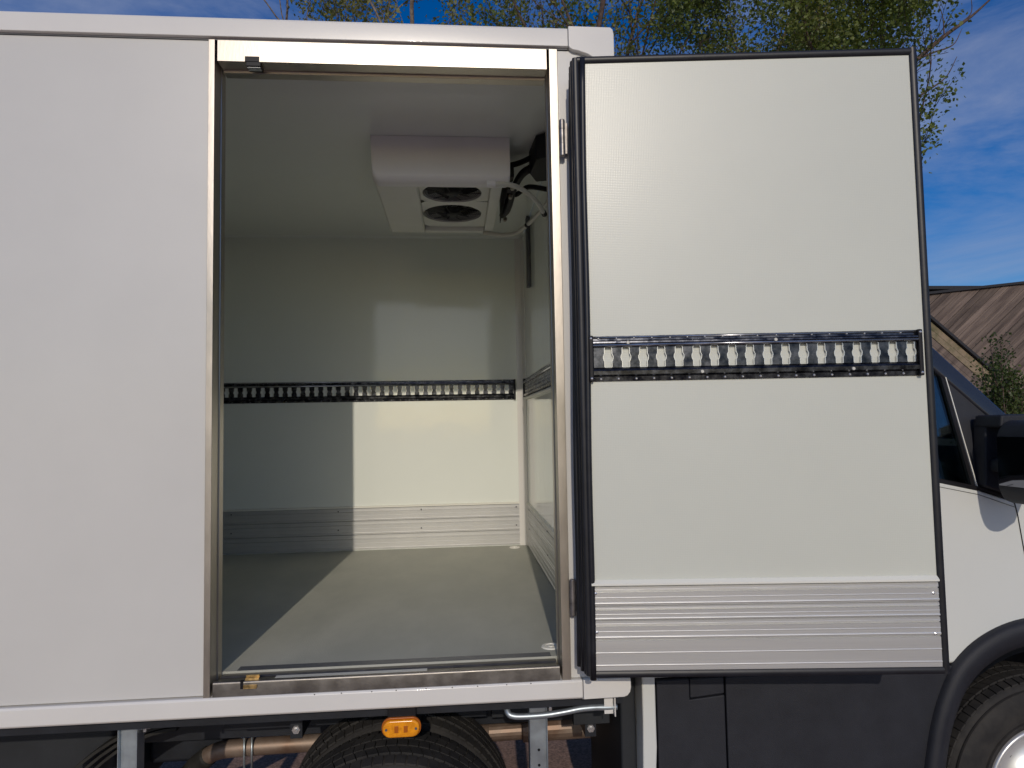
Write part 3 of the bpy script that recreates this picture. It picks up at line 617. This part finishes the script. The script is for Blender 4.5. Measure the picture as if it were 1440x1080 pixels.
# white upper body side skin (thick shell)
up_poly = [(.640, .836), (1.66, .836)] + [(ac[0]+.56*math.cos(a), ac[1]+.56*math.sin(a)) for a in np.linspace(R(124), R(56), 13)] + [(2.62, .80), (3.02, .80), (3.06, 1.02), (2.98, 1.22), (2.55, 1.42), (2.10, 1.555), (2.02, 1.46), (1.975, 1.392), (1.84, 1.437), (1.69, 1.470), (1.30, 1.475), (.64, 1.475)]
MB().prism(up_poly, YS, YF, lambda p, q, a: (p, a, q)).build('cab_body', 'cabwhite', cab, bevel=.012, seg=3)
MB().prism([(.600, .33), (.642, .33), (.646, .55), (.650, .62), (.6495, .70), (.6495, 2.34), (.604, 2.34), (.604, .70), (.602, .62), (.600, .52)], YS-.012, YS+.10, lambda p, q, a: (p, a, q)).build('rear_pillar', 'cabwhite', cab, bevel=.006)
MB().box(.60, .64, YS+.103, YF-.1, .45, 2.34).build('cab_rear_wall', 'cabwhite', cab)
# dark cladding panels (three, with a seam and a step)
def clad(poly, y=YS-.006): return MB().prism(poly, y, y+.05, lambda p, q, a: (p, a, q)).build('lower_cladding', 'cladding', cab, bevel=.004)
clad([(.655, .30), (.888, .30), (.888, .775), (.768, .765), (.768, .832), (.655, .832)])
clad([(.770, .769), (.888, .779), (.888, .832), (.770, .832)], YS-.004)
clad([(.893, .30), (1.57, .30), (1.60, .45), (1.635, .60), (1.70, .76), (1.745, .832), (.893, .832)])
MB().box(.655, 1.6, YS+.046, YF-.05, .30, .45).build('sill_floor', 'chassis', cab)
# wheel arch flare, lofted
outer = [(1.575, .30), (1.588, .42), (1.605, .52), (1.632, .64), (1.668, .74), (1.715, .825), (1.785, .895), (1.87, .945), (1.96, .975), (2.06, .988), (2.15, .988), (2.25, .975), (2.35, .94), (2.44, .88), (2.51, .80), (2.56, .70), (2.59, .58), (2.605, .42)]
outer = [(x-.02*(1-(x-1.575)/1.03), z) for x, z in outer]
outer = [(p_.x, p_.z) for p_ in smooth_pts([(x, 0, z) for x, z in outer], 4)]
mid = [(ac[0]+(x-ac[0])*.94, ac[1]-.02+(z-ac[1]+.02)*.94) for x, z in outer]
inn = [(ac[0]+(x-ac[0])*.865, ac[1]-.02+(z-ac[1]+.02)*.86) for x, z in outer]
lays = [(outer, YS+.004), (outer, YS-.022), ([(a[0]*.6+b_[0]*.4, a[1]*.6+b_[1]*.4) for a, b_ in zip(outer, mid)], YS-.034), (mid, YS-.036), ([(a[0]*.5+b_[0]*.5, a[1]*.5+b_[1]*.5) for a, b_ in zip(mid, inn)], YS-.022), (inn, YS-.012), (inn, YS+.10)]
b = MB(); vs = []; fs = []; n = len(outer)
for pl, y in lays: vs += [(x, y, z) for x, z in pl]
for i in range(len(lays)-1):
    for k in range(n-1): fs.append((i*n+k, i*n+k+1, (i+1)*n+k+1, (i+1)*n+k))
b.add(vs, fs).build('wheel_arch', 'cladding', cab, smooth=True)
# wheel well liner
arc = [(ac[0]+.50*math.cos(a), ac[1]+.50*math.sin(a)) for a in np.linspace(R(185), R(-5), 23)]
b = MB(); n = len(arc); b.add([(x, YS+.02, z) for x, z in arc]+[(x, .66, z) for x, z in arc]+[(ac[0], .66, ac[1])], [(k, k+1, n+k+1, n+k) for k in range(n-1)]+[(n+k, n+k+1, 2*n) for k in range(n-1)])
b.build('wheel_well', 'chassis', cab, smooth=False)
MB().box(2.58, 3.06, YS-.01, YF+.01, .32, .80).build('bumper', 'cladding', cab, bevel=.05, seg=4)
# greenhouse
def GY(z): return YS+.004+max(0, z-1.45)*.16      # tumblehome of the side glass
def gp(poly, d0, d1, name, m, bev=.003, flip=False):
    T = (lambda p, q, a: (p, GY(q)+a, q)) if not flip else (lambda p, q, a: (p, YS+YF-GY(q)-a, q))
    return MB().prism(poly, d0, d1, T).build(name, m, cab, bevel=bev)
for fl in (False, True):
    # A pillar band
    gp([(2.10, 1.60), (2.045, 1.60), (2.0, 1.62), (1.30, 2.31), (1.34, 2.40)], -.004, .05, 'windscreen_pillar', 'pillar', .012, fl)
    gp([(.655, 1.478), (.74, 1.478), (.74, 2.30), (.655, 2.30)], 0, .05, 'window_pillar', 'pillar', .004, fl)
    gp([(.742, 1.478), (1.69, 1.4735), (1.842, 1.442), (1.8305, 1.55), (1.784, 1.875), (1.355, 2.245), (.742, 2.26)], .012, .017, 'door_window', 'glass', 0, fl)
    gp([(1.8445, 1.4405), (1.976, 1.396), (2.035, 1.470), (2.05, 1.595), (2.0, 1.617), (1.79, 1.872)], .002, .02, 'quarter_panel', 'cladding', .003, fl)
    gp([(1.8395, 1.44), (1.8435, 1.44), (1.7895, 1.872), (1.7865, 1.872)], -.0035, .01, 'glass_divider', 'alu_bright', 0, fl)
    gp([(1.822, 1.448), (1.8385, 1.44), (1.7855, 1.872), (1.772, 1.878)], .001, .014, 'glass_seal', 'cap', 0, fl)
    gp([(.742, 1.462), (1.69, 1.4635), (1.842, 1.431), (1.978, 1.386), (1.976, 1.394), (1.842, 1.447), (1.69, 1.480), (.742, 1.482)], -.005, .02, 'waist_seal', 'cap', 0, fl)
MB().prism([(.64, 2.30), (1.33, 2.30), (1.36, 2.40), (1.25, 2.44), (.64, 2.45)], .29, 1.89, lambda p, q, a: (p, a, q)).build('cab_roof', 'cabwhite', cab, bevel=.03, seg=3)
b = MB(); b.add([(2.10, .20, 1.60), (2.10, 1.98, 1.60), (1.36, 1.88, 2.38), (1.36, .30, 2.38), (2.106, .20, 1.606), (2.106, 1.98, 1.606), (1.366, 1.88, 2.386), (1.366, .30, 2.386)], [(0, 1, 2, 3), (7, 6, 5, 4), (0, 4, 5, 1), (1, 5, 6, 2), (2, 6, 7, 3), (3, 7, 4, 0)]).build('windscreen', 'glass', cab)
# door seams (recessed dark lines) and handle
def seam(pts, name='door_seam', wd=.0035):
    b = MB()
    for (xa, za), (xb, zb3) in zip(pts[:-1], pts[1:]):
        d = Vector((xb-xa, zb3-za)).normalized(); nx, nz_ = -d.y*wd/2, d.x*wd/2
        b.add([(xa+nx, YS-.0016, za+nz_), (xb+nx, YS-.0016, zb3+nz_), (xb-nx, YS-.0016, zb3-nz_), (xa-nx, YS-.0016, za-nz_), (xa+nx, YS+.002, za+nz_), (xb+nx, YS+.002, zb3+nz_), (xb-nx, YS+.002, zb3-nz_), (xa-nx, YS+.002, za-nz_)], [(0, 1, 2, 3), (0, 4, 5, 1), (2, 6, 7, 3), (1, 5, 6, 2), (0, 3, 7, 4)])
    return b.build(name, 'black', cab)
seam([(1.975, 1.388), (1.985, 1.34), (2.0, 1.22), (2.013, 1.13), (2.012, 1.04), (2.0, .985)])
seam([(.70, 1.47), (.70, .84)])
seam([(1.69, 1.45), (1.84, 1.418), (1.975, 1.37)], 'waist_crease', .0016)
# cab interior
for y0 in (.38, 1.22):
    MB().box(.80, 1.35, y0, y0+.52, 1.05, 1.24).build('seat_cushion', 'seat', cab, bevel=.05, seg=3)
    MB().prism([(.80, 1.22), (1.02, 1.22), (.93, 1.85), (.78, 1.85)], y0+.02, y0+.50, lambda p, q, a: (p, a, q)).build('seat_backrest', 'seat', cab, bevel=.045, seg=3)
    MB().box(.77, .89, y0+.13, y0+.39, 1.88, 2.06).build('headrest', 'seat', cab, bevel=.04, seg=3)
MB().prism([(1.62, 1.30), (1.70, 1.52), (2.05, 1.58), (2.08, 1.2), (1.75, 1.1)], .26, 1.94, lambda p, q, a: (p, a, q)).build('dashboard', 'cladding', cab, bevel=.03)
b = MB(); b.tube([(1.58+.07*math.cos(2*math.pi*k/30)*.6, 1.48+.19*math.sin(2*math.pi*k/30), 1.50+.17*math.cos(2*math.pi*k/30)) for k in range(31)], .014, 8); b.build('steering_wheel', 'cap', cab, smooth=True)
# mirror: housing, arms, indicator
mi = bare('door_mirror', truck)
MB().prism([(1.835, 1.45), (1.85, 1.405), (1.90, 1.395), (1.96, 1.43), (2.01, 1.53), (2.01, 1.63), (1.98, 1.675), (1.87, 1.68), (1.84, 1.64)], -.13, .055, lambda p, q, a: (p, a, q)).build('mirror_housing', 'cladding', mi, bevel=.03, seg=4)
MB().box(1.832, 1.836, -.11, .035, 1.46, 1.625).build('mirror_glass', 'mirror', mi, bevel=.001)
MB().prism([(1.855, 1.655), (1.975, 1.655), (1.985, 1.70), (1.86, 1.698)], .04, YS+.02, lambda p, q, a: (p, a, q)).build('mirror_arm', 'cladding', mi, bevel=.008)
MB().prism([(1.865, 1.50), (1.975, 1.50), (1.98, 1.545), (1.87, 1.545)], .04, YS+.02, lambda p, q, a: (p, a, q)).build('mirror_arm', 'cladding', mi, bevel=.008)
MB().prism([(1.845, 1.448), (1.96, 1.41), (1.99, 1.50), (1.985, 1.69), (1.86, 1.685)], YS-.03, YS+.03, lambda p, q, a: (p, a, q)).build('mirror_foot', 'cladding', mi, bevel=.008)

# ------------------------------------------------------------------ timber building behind the cab
def clip(poly, a, b, c):          # keep a*x+b*z <= c
    out_ = []
    for i in range(len(poly)):
        p, q = poly[i], poly[(i+1) % len(poly)]; dp, dq = a*p[0]+b*p[1]-c, a*q[0]+b*q[1]-c
        if dp <= 0: out_.append(p)
        if dp*dq < 0: t_ = dp/(dp-dq); out_.append((p[0]+(q[0]-p[0])*t_, p[1]+(q[1]-p[1])*t_))
    return out_
barn = thing('timber_barn', 'weathered brown timber barn with diagonal boards behind the cab', 'barn', (11.5, 11, 0))
def by(x): return 11.0
A = [(8.9, 4.86), (8.9, 4.10), (9.70, 3.79), (11.25, 2.44), (13.4, .62), (17, .62), (17, 4.92), (11.968, 4.424), (9.736, 4.19), (8.9, 4.10)]
region = [(9.30, 4.148), (11.25, 2.45), (13.3, .66), (16.5, .66), (16.5, 4.90), (12.0, 4.425)]
ang = R(41); d = (math.cos(ang), math.sin(ang)); nrm = (-d[1], d[0])
vals = [p[0]*nrm[0]+p[1]*nrm[1] for p in region]; lo, hi = min(vals), max(vals); wdt = .125; k = 0; v = lo
while v < hi:
    ww_ = wdt*rnd.uniform(.9, 1.12)
    q = clip(region, nrm[0], nrm[1], v+ww_-.008); q = clip(q, -nrm[0], -nrm[1], -v)
    v += ww_
    if len(q) < 3: continue
    pr = rnd.uniform(0, .018)
    MB().prism(q, 11.0-.03-pr, 11.0-pr*.2, lambda p, q_, a: (p, a, q_)).build('plank', 'wood', barn, loc=(0, 0, 0))
MB().prism([(9.2, 4.10), (13.4, .55), (16.7, .55), (16.7, 4.90), (12.0, 4.41)], 11.02, 11.10, lambda p, q, a: (p, a, q)).build('backing_wall', 'wood_dark', barn)
def beam(pa, pb, wd, y0, y1, name, m):
    d_ = Vector((pb[0]-pa[0], pb[1]-pa[1])).normalized(); nx, nz_ = -d_.y*wd, d_.x*wd
    return MB().prism([pa, pb, (pb[0]+nx, pb[1]+nz_), (pa[0]+nx, pa[1]+nz_)], y0, y1, lambda p, q, a: (p, a, q)).build(name, m, barn)
beam((9.0, 4.125), (12.0, 4.435), .05, 10.90, 11.3, 'ridge_board', 'wood_dark'); beam((12.0, 4.435), (16.8, 4.95), .05, 10.90, 11.3, 'ridge_board', 'wood_dark')
beam((9.3, 4.08), (13.5, .47), .055, 10.86, 11.05, 'edge_beam', 'wood_dark')
# boards below the edge beam; upper ones mossy, painted paler to look sunlit
for i in range(9):
    off = .11*i; e = 1.22
    beam((9.22-off*.72, 3.985-off*.76+.0), (13.4-off*.72, .39-off*.76+.0) if i < 1 else (13.0-off*.72, .73-off*.76), -.0, 11, 11.02, 'edge_plank', 'wood_sunlit') if False else None
for i in range(7):
    o1 = .018+.125*i; nx, nz_ = -math.sin(R(40.7))*1, -math.cos(R(40.7))*1
    pa = (9.3+nx*o1, 4.08+nz_*o1); pb = (13.0+nx*o1, .90+nz_*o1)
    beam(pa, pb, -.115, 10.93-.008*(i % 2), 11.0, 'edge_plank', 'wood_sunlit' if i < 2 else 'wood')
MB().box(9.6, 16.5, 11.12, 16, 0, 2.2).build('rear_body', 'wood_dark', barn)
MB().prism([(11.11, 4.35), (11.11, 4.42), (16.2, 2.5), (16.2, 2.4)], 9.4, 16.8, lambda p, q, a: (a, p, q)).build('rear_roof', 'wood_dark', barn)

# ------------------------------------------------------------------ trees
def mesh_np(name, verts, faces, m, parent, nper):
    me = bpy.data.meshes.new(name); nv, nf = len(verts), len(faces)
    me.vertices.add(nv); me.vertices.foreach_set('co', verts.astype(np.float32).ravel())
    me.loops.add(nf*nper); me.loops.foreach_set('vertex_index', faces.astype(np.int32).ravel())
    me.polygons.add(nf); me.polygons.foreach_set('loop_start', np.arange(nf, dtype=np.int32)*nper)
    me.update(calc_edges=True); me.validate(); me.materials.append(m); o = bpy.data.objects.new(name, me); place(o, parent); return o
def leaves(centers, size, rng, m, parent, name='crown', droop=.3):
    n = len(centers); s_ = size*rng.uniform(.6, 1.25, (n, 1))
    a = rng.normal(size=(n, 3)); a[:, 2] -= droop; a /= np.linalg.norm(a, axis=1, keepdims=True)
    b = rng.normal(size=(n, 3)); b -= a*(a*b).sum(1, keepdims=True); b /= np.linalg.norm(b, axis=1, keepdims=True)
    c = np.cross(a, b)
    v0 = centers; v1 = centers+a*s_*.45+b*s_*.36+c*s_*.08; v2 = centers+a*s_; v3 = centers+a*s_*.45-b*s_*.36+c*s_*.08
    V_ = np.stack([v0, v1, v2, v3], 1).reshape(-1, 3); F = np.arange(n*4).reshape(n, 4)
    return mesh_np(name, V_, F, m, parent, 4)
class Tree:
    def __init__(s, seed, ban=None): s.ban = ban; s.r = random.Random(seed); s.mb = MB(); s.tips = []
    def branch(s, p, d, L_, r0, lev, maxlev, up=.12, wob=.16, seg=5, kids=(5, 8), spread=(25, 55)):
        n = max(4, int(L_/.32)) if lev < 2 else 5
        pts = [p]; dd = d.normalized(); st = L_/n
        for i in range(n):
            dd = (dd+Vector((s.r.gauss(0, wob), s.r.gauss(0, wob), s.r.gauss(0, wob)*.6+up))*.5).normalized() if True else dd
            pts.append(pts[-1]+dd*st)
        if s.ban and lev and pts[-1].x > s.ban and pts[-1].z < 9.6: return
        rad = [max(.0045, r0*(1-.78*i/n)) for i in range(n+1)]
        s.mb.tube(pts, rad, 7 if lev == 0 else (5 if lev == 1 else 3), cap=False)
        if lev >= maxlev-1:
            for i in range(1, n+1): s.tips.append((pts[i], lev))
        if lev >= maxlev: return
        for k in range(s.r.randint(*kids)):
            t_ = s.r.uniform(.28 if lev == 0 else .15, 1.0); i = min(n-1, int(t_*n)); q = pts[i].lerp(pts[i+1], t_*n-i)
            ax = (pts[i+1]-pts[i]).normalized(); pe = ax.orthogonal().normalized(); pe.rotate(Matrix.Rotation(s.r.uniform(0, 6.283), 3, ax))
            sp_ = R(s.r.uniform(*spread)); nd = ax*math.cos(sp_)+pe*math.sin(sp_)
            s.branch(q, nd, L_*s.r.uniform(.34, .55)*(1.15-.5*t_), rad[i]*s.r.uniform(.45, .65), lev+1, maxlev, up, wob*1.15, seg, kids, spread)
def tree(label, x, y, H, seed, leaf='leaf', nleaf=22000, bark='bark', dens=1., rtr=.14, lean=(0, 0), kids=(6, 9), spread=(22, 50), size=.088, first=.28, clump=.17, extra=(), low=None, xmax=None):
    root = thing('tree', label, 'tree', (x, y, GZ), 'tall broadleaf trees behind the truck')
    t_ = Tree(seed, xmax-.85 if xmax else None); t_.branch(Vector((x, y, -.1)), Vector((lean[0], lean[1], 1)), H, rtr, 0, 3, up=.10, wob=.13, kids=kids, spread=spread)
    rng = np.random.default_rng(seed); pts = []
    for e in extra:
        ep = smooth_pts(e[0], 6); nr = len(ep); t_.mb.tube(ep, [e[1]*(1-.8*i/(nr-1)) for i in range(nr)], 6, cap=False)
        if e[2]: 
            for p_ in ep[len(ep)//3:]: pts += [tuple(p_)]*e[2]
    t_.mb.build('trunk', bark, root, smooth=True)
    tips = np.array([tuple(p_) for p_, l in t_.tips]); sel = rng.random(len(tips)) < dens; tips = tips[sel]
    tips = tips[tips[:, 2] > H*.18]
    c = tips[rng.integers(0, len(tips), nleaf)] + rng.normal(0, clump, (nleaf, 3))*np.array([1, 1, .9])
    if pts:
        e = np.array(pts); e = e + rng.normal(0, clump*.8, e.shape); c = np.vstack([c, e])
    if low is not None: c = c[c[:, 2] > low]
    if xmax: c = c[(c[:, 0] < xmax) & ~((c[:, 0] > xmax-.75) & (c[:, 2] < 9.45))]
    leaves(c, size, rng, M[leaf], root)
    return root
# dense group beyond the open door
tree('broad green tree directly above the hinge side of the open door', 4.2, 13.2, 13.5, 11, nleaf=36000, kids=(7, 10), clump=.2)
tree('green tree above the middle of the open door', 6.0, 12.8, 13.0, 12, leaf='leaf', nleaf=30000, kids=(7, 10), clump=.2)
tree('densest green tree standing just left of the tree with bare limbs', 7.6, 13.4, 13.0, 13, leaf='leaf_olive', xmax=10.2, nleaf=27000, kids=(7, 10), clump=.2)
tree('leafy tree with bare limbs reaching right past the open door into open sky', 9.0, 12.6, 12.5, 14, nleaf=30000, kids=(8, 11), clump=.2, xmax=10.25,
     extra=(([(9.7, 12.5, 9.2), (10.5, 12.2, 9.75), (11.3, 12.0, 10.4), (12.0, 12.0, 10.9), (12.8, 12, 11.6)], .075, 0),
            ([(10.6, 12.1, 9.85), (11.0, 12, 10.0), (11.5, 12, 10.2), (11.75, 12, 10.6)], .028, 0), ([(11.3, 12, 10.4), (11.28, 12, 10.9), (11.1, 12, 11.4)], .018, 0),
            ([(11.7, 12, 10.7), (12.0, 12, 11.0), (12.0, 12, 11.5)], .018, 0), ([(11.0, 12, 10.1), (10.95, 12, 10.6), (10.8, 12, 11.1)], .018, 0),
            ([(9.8, 12.4, 8.4), (10.5, 12.1, 8.9), (10.9, 12, 9.15), (11.3, 12, 9.45), (11.58, 12, 9.92)], .035, 0),
            ([(9.8, 12.4, 8.3), (10.4, 12.1, 8.75), (10.8, 12, 9.05)], .03, 60), ([(9.8, 12.4, 9.0), (10.4, 12.1, 9.4), (10.75, 12, 9.7)], .03, 60), ([(9.8, 12.4, 9.8), (10.4, 12.1, 10.3), (10.6, 12, 10.7)], .03, 60)))
# sparse group above the cargo box
tree('thin tree with scattered leaves above the left end of the doorway', -3.9, 12.8, 12.5, 21, leaf='leaf_olive', nleaf=6500, bark='bark_pale', kids=(5, 8), rtr=.10, clump=.14)
tree('sparse spindly tree above the doorway, second from the left', -2.3, 13.0, 12.8, 22, leaf='leaf_olive', nleaf=6000, bark='bark_pale', kids=(5, 8), rtr=.11, clump=.14)
tree('thin leafy tree above the middle of the doorway', -.7, 12.6, 12.6, 23, leaf='leaf_olive', nleaf=7500, bark='bark_pale', kids=(5, 8), rtr=.10, clump=.14)
tree('nearly bare reddish tree above the right part of the doorway', 1.0, 12.8, 12.8, 24, leaf='leaf_olive', nleaf=3500, bark='bark', kids=(5, 8), rtr=.13, clump=.14)
tree('slim half bare tree just left of the dense green trees', 2.5, 13.0, 12.6, 25, leaf='leaf_olive', nleaf=6000, bark='bark', kids=(5, 8), rtr=.11, clump=.14)
# shrubs beside the barn wall
def shrub(label, x, y, H, wd, n, seed, leaf, stems):
    root = thing('shrub', label, 'shrub', (x, y, 0)); rng = np.random.default_rng(seed); rr = random.Random(seed); mb = MB(); pts = []
    for k in range(stems):
        top = Vector((x+rr.gauss(0, wd*.4), y+rr.gauss(0, wd*.3), H*rr.uniform(.7, 1)))
        ps = smooth_pts([(x+rr.gauss(0, .1), y+rr.gauss(0, .1), 0), Vector((x, y, 0)).lerp(top, .5)+Vector((rr.gauss(0, .05), 0, 0)), top], 6)
        mb.tube(ps, [.014*(1-.7*i/len(ps)) for i in range(len(ps))], 5, cap=False)
        pts += [tuple(p_) for p_ in ps[3:]]
    mb.build('stems', 'bark', root, smooth=True)
    P_ = np.array(pts); c = P_[rng.integers(0, len(P_), n)]+rng.normal(0, wd*.13, (n, 3)); leaves(c, .05, rng, M[leaf], root, 'foliage', droop=-.4)
shrub('tall yellow green sapling in front of the barn boards', 8.45, 7.6, 2.85, .45, 4500, 31, 'leaf_shrub', 14)
shrub('low dark green bush beside the windscreen pillar in front of the barn', 8.5, 7.9, 2.25, .7, 7000, 32, 'leaf_shrub', 30)
shrub('dense bush behind the mirror at the right edge', 9.4, 8.3, 2.3, 1.0, 9000, 33, 'leaf', 30)
